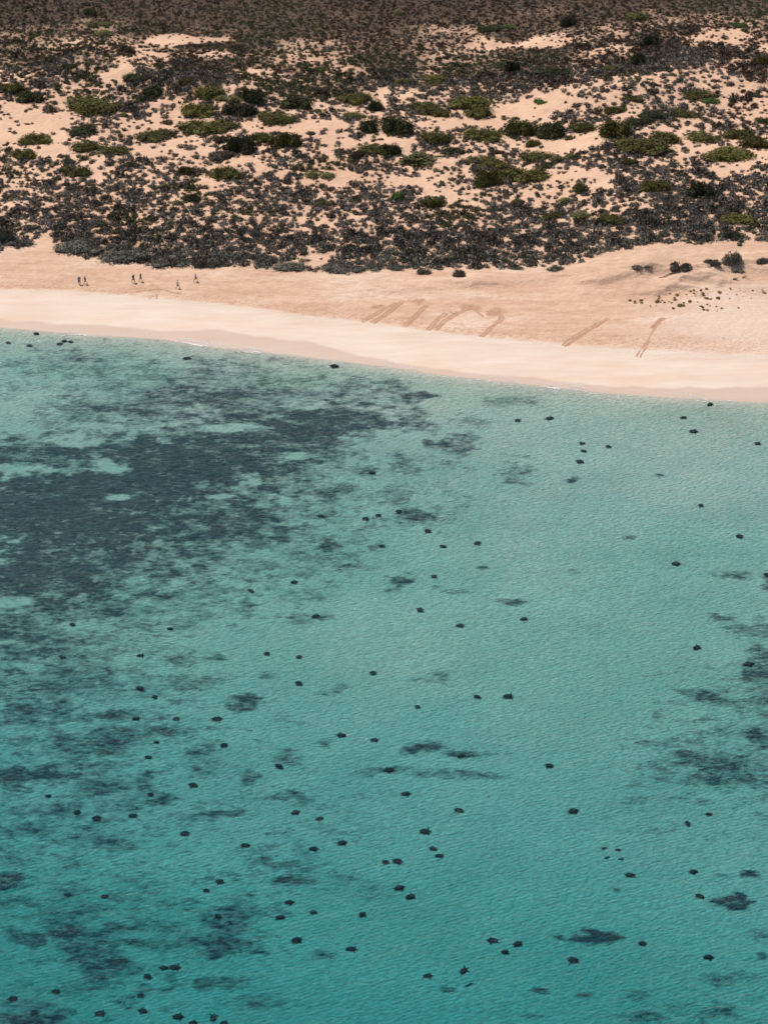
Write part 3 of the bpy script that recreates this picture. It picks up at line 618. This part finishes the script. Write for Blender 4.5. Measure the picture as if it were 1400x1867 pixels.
# driftwood: a dark branch lying below a shrub on the dune face, and litter beside it
def branch(name, p0, p1, r0, label, side=3):
    x0, y0, z0 = land_at(*p0); x1, y1, z1 = land_at(*p1); r = np.random.default_rng(int(p0[0]))
    n = 7; C = [(x0+(x1-x0)*t+r.uniform(-.12, .12), y0+(y1-y0)*t+r.uniform(-.12, .12), z0+(z1-z0)*t+r0*.6+.05*math.sin(t*5)) for t in np.linspace(0, 1, n)]
    bm = bmesh.new()
    def tube(C, r0):
        prev = None
        for i, c in enumerate(C):
            rr = r0*(1-.75*i/(len(C)-1)); ring = [bm.verts.new((c[0], c[1]+rr*math.cos(k*math.pi/3), c[2]+rr*math.sin(k*math.pi/3))) for k in range(6)]
            if prev:
                for k in range(6): bm.faces.new((prev[k], prev[(k+1) % 6], ring[(k+1) % 6], ring[k]))
            else: bm.faces.new(ring)
            prev = ring
        bm.faces.new(prev[::-1])
    tube(C, r0)
    for k in range(side):
        c = C[1+k % (n-2)]; a = r.uniform(-1, 1); tube([c, (c[0]+.3*math.cos(a), c[1]+.3*math.sin(a), c[2]+.15), (c[0]+.7*math.cos(a), c[1]+.6*math.sin(a), c[2]+.2)], r0*.5)
    me = bpy.data.meshes.new(name); bm.to_mesh(me); bm.free(); me.materials.append(twig)
    o = link(bpy.data.objects.new(name, me)); tag(o, label, "driftwood")
branch("driftwood_branch", (1236,496), (1200,507), .16, "long bare dark branch lying on the dune face below a saltbush")
branch("driftwood_branch", (1356,504), (1350,510), .10, "short grey stick lying on sand under the dune edge at right")
branch("driftwood_branch", (1334,509), (1345,511), .13, "dark forked stick lying on the sand slope near the right edge")

# ------------------------------------------------------------------ turtles
shell_m, nt, bs = mat("turtle_shell"); co = N(nt, 'ShaderNodeTexCoord').outputs['Object']
vo = N(nt, 'ShaderNodeTexVoronoi'); vo.feature = 'DISTANCE_TO_EDGE'; vo.inputs['Scale'].default_value = 4.2; nt.links.new(co, vo.inputs[0])
c = mixc(nt, ramp(nt, vo.outputs['Distance'], .02, .09), (.008, .014, .016), mixc(nt, noise(nt, co, 9, 3), (.014, .026, .030), (.026, .036, .034)))
nt.links.new(c, bs.inputs['Base Color']); bs.inputs['Roughness'].default_value = .8; bs.inputs['Specular IOR Level'].default_value = .08
skin_m, nt, bs = mat("turtle_skin"); co = N(nt, 'ShaderNodeTexCoord').outputs['Object']
nt.links.new(mixc(nt, noise(nt, co, 12, 2), (.014, .024, .028), (.032, .042, .040)), bs.inputs['Base Color']); bs.inputs['Roughness'].default_value = .8; bs.inputs['Specular IOR Level'].default_value = .08

def to_mesh(o, name):
    dg = bpy.context.evaluated_depsgraph_get(); dg.update()
    me = bpy.data.meshes.new_from_object(o.evaluated_get(dg)); me.name = name
    old = o.data; bpy.data.objects.remove(o); bpy.data.meshes.remove(old); return me
def ellipsoid(bm, c, r, rot=0, seg=14):
    m = Matrix.Translation(c) @ Matrix.Rotation(rot, 4, 'Z') @ Matrix.Diagonal((*r, 1)); bmesh.ops.create_uvsphere(bm, u_segments=seg, v_segments=8, radius=1, matrix=m)
def flipper(bm, root, tip, w0, w1, th, bend, lift):
    root, tip = Vector(root), Vector(tip); d = tip-root; side = Vector((-d.y, d.x, 0)).normalized()
    prev = None; n = 7
    for i in range(n):
        t = i/(n-1); c = root+d*t+side*bend*math.sin(t*math.pi*.8)+Vector((0, 0, lift*t)); w = (w0*(1-t)+w1*t)*(1.1 if i in (2, 3) else 1)*(.35 if i == n-1 else 1)
        h = th*(1-.6*t)
        ring = [bm.verts.new(c+side*w*a+Vector((0, 0, h*b))) for a, b in ((-1, 0), (-.5, .8), (.5, .9), (1, 0), (.5, -.8), (-.5, -.8))]
        if prev:
            for k in range(6): bm.faces.new((prev[k], prev[(k+1) % 6], ring[(k+1) % 6], ring[k]))
        else: bm.faces.new(ring[::-1])
        prev = ring
    bm.faces.new(prev)
def turtle_meshes(pose):
    bm = bmesh.new(); sw, up, hd = pose                # front flipper sweep, lift, head turn; head looks along +X, shell 1 m long
    ellipsoid(bm, (0, 0, 0), (.50, .38, .12)); ellipsoid(bm, (.52, 0, .0), (.16, .10, .08)); ellipsoid(bm, (.66+.0*hd, .08*hd, .01), (.12, .075, .07), hd*.5)
    ellipsoid(bm, (.76, .11*hd, -.01), (.045, .045, .04))
    for s in (-1, 1):
        f = up*s if abs(up) < .5 else up
        flipper(bm, (.30, s*.24, -.02), (.30-sw*.35, s*(.78-.1*abs(sw)), -.03), .12, .055, .045, -s*.14, f)
        flipper(bm, (-.36, s*.22, -.03), (-.66, s*.34, -.05), .08, .06, .035, s*.03, -.03)
    ellipsoid(bm, (-.54, 0, -.02), (.10, .03, .03))
    me = bpy.data.meshes.new("t"); bm.to_mesh(me); bm.free(); o = link(bpy.data.objects.new("t", me))
    md = o.modifiers.new("r", 'REMESH'); md.mode = 'VOXEL'; md.voxel_size = .022; md.use_smooth_shade = True
    s = o.modifiers.new("s", 'SMOOTH'); s.factor = .5; s.iterations = 2
    d = o.modifiers.new("d", 'DECIMATE'); d.ratio = .28
    body = to_mesh(o, "sea_turtle"); body.materials.clear(); body.materials.append(skin_m)
    # carapace: teardrop dome with a keel and a raised rim
    V, Fq = [], []; seg, rings = 28, 7
    def rad(a):
        return (.54+.03*math.cos(a))*(1 if math.cos(a) > 0 else 1.0), .43*(1+.07*math.cos(a))
    for k in range(rings):
        t = k/rings
        for j in range(seg):
            a = j*2*math.pi/seg; rx, ry = rad(a); rr = 1-t**1.3; 
            z = .035+.20*math.sqrt(max(0, 1-rr**2.4))+(.012*(1-abs(math.sin(a)))) + (.0 if k else -.02)
            V.append((rx*rr*math.cos(a)*(1+(.02 if j % 2 and k == 0 else 0)), ry*rr*math.sin(a), z))
    V.append((0, 0, .25))
    F = []
    for k in range(rings-1):
        for j in range(seg): a0 = k*seg+j; a1 = k*seg+(j+1) % seg; F += [(a0, a1, a1+seg), (a0, a1+seg, a0+seg)]
    for j in range(seg): F.append(((rings-1)*seg+j, (rings-1)*seg+(j+1) % seg, rings*seg))
    nb = len(V); V += [(v[0]*.96, v[1]*.96, -.02) for v in V[:seg]]
    for j in range(seg): F += [(nb+j, nb+(j+1) % seg, (j+1) % seg), (nb+j, (j+1) % seg, j)]
    shell = np_mesh("carapace", np.array(V), np.array(F), [shell_m], smooth=True)
    return body, shell
T_MESH = [turtle_meshes(p) for p in ((.6, .03, .2), (-.3, .05, -.6), (1.2, .0, .5), (.1, .16, 0), (.9, -.08, -.3))]
# (px, py, size, heading in degrees in plan with 0 = right and 180 = left, state: s at the surface, u under water, f faint and deep)
TUR = [(16,624,.8,180,'s'),(54,629,.9,0,'s'),(109,626,.9,10,'s'),(118,621,.8,190,'s'),(129,622,.95,0,'s'),(67,607,1,160,'s'),(341,652,1.1,15,'s'),(610,666,1.3,170,'s'),
 (1293,736,1.0,40,'s'),(1245,760,.9,10,'u'),(1263,785,1.1,0,'s'),(1380,807,1.05,5,'s'),(943,765,1.05,15,'s'),(1002,761,1.1,200,'s'),(1061,807,.9,180,'s'),(1109,813,.9,175,'s'),(1064,821,.85,150,'u'),(1057,840,1.0,170,'s'),
 (1277,920,.9,180,'s'),(1347,976,1.1,0,'s'),(780,966,.9,170,'s'),(808,995,.9,160,'s'),(870,989,1.0,20,'s'),(678,860,.9,10,'s'),(586,940,.9,165,'u'),(666,944,1.1,0,'s'),(689,938,.9,20,'s'),(727,931,.85,190,'s'),
 (458,1076,.95,140,'s'),(536,1060,1.0,0,'s'),(696,994,.8,180,'s'),(575,1122,.9,30,'u'),(132,1137,.9,0,'s'),(791,1049,.9,175,'s'),(766,1110,.9,150,'s'),(838,1139,1.0,0,'s'),(954,1127,.95,10,'s'),(1231,1026,1.1,5,'s'),
 (1269,1179,.95,30,'s'),(545,1196,.95,10,'s'),(545,1244,1.05,170,'s'),(256,1253,1.0,160,'s'),(283,1270,.9,120,'s'),(248,1309,.95,0,'s'),(321,1309,.8,20,'s'),(395,1309,1.1,0,'s'),(285,1352,.8,0,'u'),(408,1357,1.05,25,'s'),
 (509,1395,1.0,150,'s'),(623,1339,1.15,170,'s'),(682,1348,1.0,5,'s'),(270,1379,.8,0,'u'),(353,1430,1.0,160,'u'),(274,1447,.9,0,'s'),(141,1479,.95,200,'s'),(176,1490,1.05,25,'s'),(242,1486,1.0,0,'s'),(538,1480,1.05,25,'s'),
 (583,1491,.9,200,'f'),(337,1518,1.0,10,'s'),(88,1450,.9,0,'u'),(487,1190,.85,180,'s'),(680,1225,.8,190,'s'),(256,1194,.9,0,'s'),(115,1197,.9,180,'u'),(870,1269,.9,150,'s'),(925,1268,1.1,10,'s'),(761,1287,.85,170,'s'),
 (1001,1394,1.1,175,'s'),(710,1402,1.15,190,'u'),(739,1446,1.1,0,'s'),(837,1476,1.1,170,'s'),(1044,1477,1.2,10,'s'),(774,1514,1.1,5,'s'),(1253,1500,1.0,90,'s'),(1292,1483,.9,190,'u'),(840,1377,.9,30,'u'),(1363,1209,1.2,5,'u'),
 (448,1540,1.1,170,'s'),(571,1546,1.0,0,'s'),(623,1535,1.0,20,'s'),(191,1633,1.0,10,'s'),(124,1631,.9,0,'u'),(401,1605,.85,180,'s'),(377,1623,.8,170,'u'),(399,1670,1.0,130,'s'),(510,1671,1.0,20,'s'),(527,1644,.9,0,'u'),
 (572,1662,.95,170,'u'),(660,1665,1.0,30,'s'),(540,1712,1.1,25,'s'),(639,1729,1.1,0,'s'),(300,1763,1.0,180,'u'),(318,1762,1.1,0,'s'),(270,1779,.9,140,'s'),(256,1813,.9,20,'s'),(102,1806,1.0,0,'s'),(24,1819,1.0,190,'u'),
 (182,1846,1.1,0,'u'),(262,1842,1.1,170,'u'),(324,1852,1.1,10,'s'),(389,1854,.95,80,'s'),(62,1845,1.0,45,'s'),(703,1570,.9,180,'s'),(724,1568,1.05,0,'s'),(790,1546,.9,160,'s'),(800,1559,.95,0,'u'),(727,1617,1.15,15,'s'),
 (747,1633,1.0,30,'s'),(1101,1546,.8,200,'h'),(1126,1549,.8,0,'h'),(1149,1594,1.0,175,'u'),(1264,1588,1.0,190,'f'),(1276,1633,1.1,150,'u'),(898,1713,1.15,175,'s'),(943,1719,.95,30,'s'),(920,1734,1.0,0,'s'),(1170,1718,1.0,5,'s'),
 (1045,1748,1.1,160,'s'),(1290,1744,1.1,0,'s'),(779,1778,1.0,10,'s'),(845,1769,1.0,40,'h'),(352,1864,.9,10,'s'),(408,1864,1.0,0,'s'),(310,1145,.9,0,'u'),(1398,1046,.9,180,'s')]
SPECIAL = {(16,624): "small dark turtle closest to the left edge, just off the beach", (67,607): "dark turtle nearest the wet sand at the far left of the beach", (341,652): "lone dark turtle offshore from the man in white below the saltbushes",
 (610,666): "dark turtle with a glint on its shell beside the wet sand, mid beach", (1293,736): "dark slanting turtle closest to the wet sand at far right", (1101,1546): "brown turtle, left of the lower right pair with separate shadows", (1126,1549): "brown turtle, right of the lower right pair with separate shadows",
 (845,1769): "turtle tilted on its side with one flipper raised near the bottom", (1044,1477): "turtle raising a fore flipper above open sand at lower right", (1170,1718): "dark turtle just right of the long dark weed patch at lower right", (1276,1633): "blurred turtle just left of the darkest weed clump at lower right"}
T_LOOK = {'s': "dark turtle", 'u': "blurred sunken turtle", 'f': "faint deep turtle", 'h': "brown turtle"}
t_labels = place_labels([(("large " if q_[2] >= 1.1 else "small " if q_[2] <= .85 else "")+T_LOOK[q_[4]], q_[0], q_[1]) for q_ in TUR], SEA_MARKS)
for i, (px, py, sz, hd, st) in enumerate(TUR):
    sz = sz*(.84, .74, .92, .80, .88, .70, .86)[(i*3) % 7]; body, shell = T_MESH[i % 5]
    top = .20*sz
    x, y = at(px, py, 0); dep = -float(H(x, y))
    if st == 's': zc = min(-.02-top, -dep+.12+.16*((i*29 % 7)/7))
    elif st == 'h': zc = .03-top
    elif st == 'u': zc = -dep+.14
    else: zc = -dep+.10
    zc = max(zc, -dep+.12)
    x, y = at(px, py, zc+top*.6)
    o = bpy.data.objects.new("sea_turtle", body); o.location = (x, y, zc); o.scale = (sz*1.1, sz*.92, sz*.8)
    tilt = (R(38), R(-12)) if (px, py) == (845, 1769) else (R(((i*53) % 9)-4), R(((i*29) % 7)-3))
    o.rotation_euler = (tilt[0], tilt[1], R(hd)+((i*71) % 20-10)*.012)
    link(o); o.rotation_mode = 'XYZ'
    if (px, py) in SPECIAL: lb = SPECIAL[(px, py)]
    else: lb = t_labels[i]
    tag(o, lb, "turtle", "sea turtles in the turquoise shallows")
    c = bpy.data.objects.new("carapace", shell); link(c); c.parent = o

# ------------------------------------------------------------------ people
def plain(name, col, rough=.8):
    m, nt, bs = mat(name); co = N(nt, 'ShaderNodeTexCoord').outputs['Object']
    nt.links.new(mixc(nt, noise(nt, co, 18, 2), tuple(v*.85 for v in col), col), bs.inputs['Base Color']); bs.inputs['Roughness'].default_value = rough; return m
SKIN = plain("skin", (.42, .25, .17), .55)
CL_ = {'black': plain("black_cloth", (.012, .012, .016)), 'navy': plain("navy_cloth", (.02, .03, .09)), 'white': plain("white_cloth", (.62, .64, .72)), 'blue': plain("blue_grey_cloth", (.17, .25, .40)), 'lilac': plain("lilac_cloth", (.42, .42, .66)),
      'hair': plain("brown_hair", (.03, .018, .012)), 'straw': plain("pale_hat", (.60, .56, .48)), 'denim': plain("denim_cloth", (.10, .14, .24))}
def skinned(name, chains, material, sub=1):
    """chains: lists of ((x,y,z), radius); the first chain's first point is the root; a chain may start at ('ref', chain, index)"""
    vs, es, rs = [], [], []; idx = {}
    for ci, ch in enumerate(chains):
        prev = None
        for k, it in enumerate(ch):
            if it[0] == 'ref': vi = idx[(it[1], it[2])]
            else: vi = len(vs); vs.append(it[0]); rs.append(it[1])
            idx[(ci, k)] = vi
            if prev is not None: es.append((prev, vi))
            prev = vi
    me = bpy.data.meshes.new("k"); me.from_pydata(vs, es, []); o = link(bpy.data.objects.new("k", me))
    md = o.modifiers.new("skin", 'SKIN'); md.use_smooth_shade = True
    lay = me.skin_vertices[0].data if me.skin_vertices else None
    if lay is None:
        bpy.context.view_layer.objects.active = o; bpy.ops.mesh.customdata_skin_add(); lay = me.skin_vertices[0].data
    for v, r in zip(lay, rs): v.radius = (r, r) if not isinstance(r, tuple) else r; v.use_root = False
    lay[0].use_root = True
    if sub: sb = o.modifiers.new("s", 'SUBSURF'); sb.levels = sub; sb.render_levels = sub
    m = to_mesh(o, name); m.materials.clear(); m.materials.append(material); return m
def person(px, py, hpx, face, stride, top, bottom, head, label, sleeves=.55, legs=.5, arm=.35, skirt=False):
    """faces +X in its own frame; stride = fore/aft leg angle"""
    x, y, z = land_at(px, py); s = FPX/math.hypot(y, CAM_H); H_ = hpx/s/math.cos(R(25.4))*.99
    k = H_/1.75
    def P(a, b, c): return (a*k, b*k, c*k)
    leg = {}
    ch = [[(P(0, 0, .95), .125*k), (P(0, 0, 1.08), .115*k), (P(.01, 0, 1.22), .135*k), (P(.0, 0, 1.38), .145*k), (P(0, 0, 1.47), .06*k), (P(.02, 0, 1.55), .055*k), (P(.03, 0, 1.62), .088*k), (P(.025, 0, 1.70), .078*k)]]
    joints = {}
    for sgn, ph in ((1, 1), (-1, -1)):
        a = stride*ph; hip = (0, .09*sgn, .90); knee = (math.sin(a)*.44+.02, .10*sgn, .90-math.cos(a)*.44)
        b = a*.9-(.35 if ph < 0 else -.02)*abs(stride)*2
        ank = (knee[0]+math.sin(b)*.42, .10*sgn, knee[2]-math.cos(b)*.42)
        dz = 0
        toe = (ank[0]+.17, .12*sgn, ank[2]-.05+dz)
        joints[sgn] = (hip, knee, ank, toe)
        ch.append([('ref', 0, 0), (P(*hip), .088*k), (P((hip[0]+knee[0])/2, .1*sgn, (hip[2]+knee[2])/2), .078*k), (P(*knee), .055*k), (P((knee[0]+ank[0])/2-.01, .1*sgn, (knee[2]+ank[2])/2+.05), .052*k), (P(*ank), .036*k), (P(*toe), .034*k)])
    arms = {}
    for sgn in (1, -1):
        a = -arm*sgn*(1 if stride >= 0 else -1); sh = (0, .18*sgn, 1.40); el = (math.sin(a)*.28, .23*sgn, 1.40-math.cos(a)*.28); wr = (el[0]+math.sin(a+.35)*.25, .23*sgn, el[2]-math.cos(a+.35)*.25)
        pm = (wr[0]+math.sin(a+.4)*.07, .225*sgn, wr[2]-math.cos(a+.4)*.07)
        ci = len(ch); ch.append([('ref', 0, 3), (P(*sh), .055*k), (P(*el), .040*k), (P(*wr), .026*k), (P(*pm), .034*k)]); arms[sgn] = (sh, el, wr)
        for f in range(4):
            off = (f-1.5)*.019; l = (.065, .078, .072, .055)[f]
            ch.append([('ref', ci, 4), (P(pm[0]+off, pm[1], pm[2]-.035), .009*k), (P(pm[0]+off+.012, pm[1]-.006*sgn, pm[2]-.035-l*.5), .008*k), (P(pm[0]+off+.028, pm[1]-.016*sgn, pm[2]-.035-l), .007*k)])
        ch.append([('ref', ci, 4), (P(pm[0]+.035, pm[1]-.012*sgn, pm[2]-.01), .010*k), (P(pm[0]+.055, pm[1]-.02*sgn, pm[2]-.045), .008*k)])
    ch.append([('ref', 0, 6), (P(.115, 0, 1.615), .014*k)])                       # nose
    for sgn in (1, -1): ch.append([('ref', 0, 6), (P(.03, .083*sgn, 1.62), .02*k)])   # ears
    body = skinned("person", ch, SKIN)
    zmin = min(v.co.z for v in body.vertices)
    o = link(bpy.data.objects.new("person", body)); o.location = (x, y, z-zmin-.01); o.rotation_euler = (0, 0, face); o.scale = (1.14, 1.14, 1.03); tag(o, label, "person", "people walking on the beach")
    def child(name, chains, m, sub=1):
        c = link(bpy.data.objects.new(name, skinned(name, chains, m, sub))); c.parent = o; return c
    sc = [[(P(0, 0, .93 if not skirt else .80), (.17 if not skirt else .20)*k), (P(0, 0, 1.08), .15*k), (P(.01, 0, 1.24), .165*k), (P(0, 0, 1.40), .165*k), (P(0, 0, 1.455), .085*k)]]
    for sgn in (1, -1):
        sh, el, wr = arms[sgn]; t = min(1, sleeves*2); e = tuple(sh[i]+(el[i]-sh[i])*t for i in range(3)); c_ = [('ref', 0, 3), (P(*sh), .075*k), (P(*e), .062*k)]
        if sleeves > .5: c_.append((P(*tuple(el[i]+(wr[i]-el[i])*(sleeves-.5)*1.8 for i in range(3))), .045*k))
        sc.append(c_)
    child("shirt", sc, CL_[top])
    sc = [[(P(0, 0, .97), .150*k), (P(0, 0, .88), .15*k)]]
    for sgn in (1, -1):
        hip, knee, ank, toe = joints[sgn]; t = min(1, legs*2); e = tuple(hip[i]+(knee[i]-hip[i])*t for i in range(3)); c_ = [('ref', 0, 1), (P(hip[0], hip[1], hip[2]-.05), .12*k), (P(*e), .10*k)]
        if legs > .5: c_.append((P(*tuple(knee[i]+(ank[i]-knee[i])*(legs-.5)*1.9 for i in range(3))), .065*k))
        sc.append(c_)
    child("trousers" if legs > .5 else "shorts", sc, CL_[bottom])
    if head == 'straw':
        child("hat", [[(P(.03, 0, 1.68), (.105*k, .105*k)), (P(.02, 0, 1.75), .09*k)], [('ref', 0, 0), (P(.15, 0, 1.67), .05*k)]], CL_['straw'])
    else:
        child("hair", [[(P(0, 0, 1.71), .092*k), (P(-.035, 0, 1.64), .088*k), (P(-.05, 0, 1.54), (.05 if head == 'hair' else .075)*k)]], CL_['hair'])
    eye = plain_eye
    for sgn in (1, -1):
        bm = bmesh.new(); bmesh.ops.create_uvsphere(bm, u_segments=8, v_segments=6, radius=.012*k, matrix=Matrix.Translation(P(.108, .033*sgn, 1.645))); m_ = bpy.data.meshes.new("eye"); bm.to_mesh(m_); bm.free(); m_.materials.append(eye)
        c = link(bpy.data.objects.new("eye", m_)); c.parent = o
plain_eye = plain("eye", (.03, .02, .02), .3)
person(145.3, 518.6, 15.4, R(-70), .30, 'blue', 'denim', 'hair', "person in a loose blue-grey long shirt, leftmost of the six walkers", sleeves=.9, legs=.9, arm=.15, skirt=True)
person(156.3, 518.3, 15.0, R(200), .42, 'black', 'black', 'hair', "person in a black top with bare legs, walking second from left", sleeves=.4, legs=.35)
person(243.8, 515.6, 16.2, R(-50), .34, 'black', 'navy', 'hair', "taller person all in black, left of the middle pair", sleeves=.4, legs=.5)
person(257.0, 513.2, 15.0, R(-30), .32, 'black', 'black', 'long', "long-haired person in black, right of the middle pair", sleeves=.3, legs=.4)
person(324.6, 525.8, 15.4, R(25), .45, 'white', 'black', 'straw', "person in white shirt, dark shorts and pale hat, nearest the water", sleeves=.4, legs=.5)
person(357.3, 513.2, 15.2, R(15), .45, 'lilac', 'navy', 'hair', "person in pale lilac shirt and navy shorts, rightmost of the walkers", sleeves=.6, legs=.45)
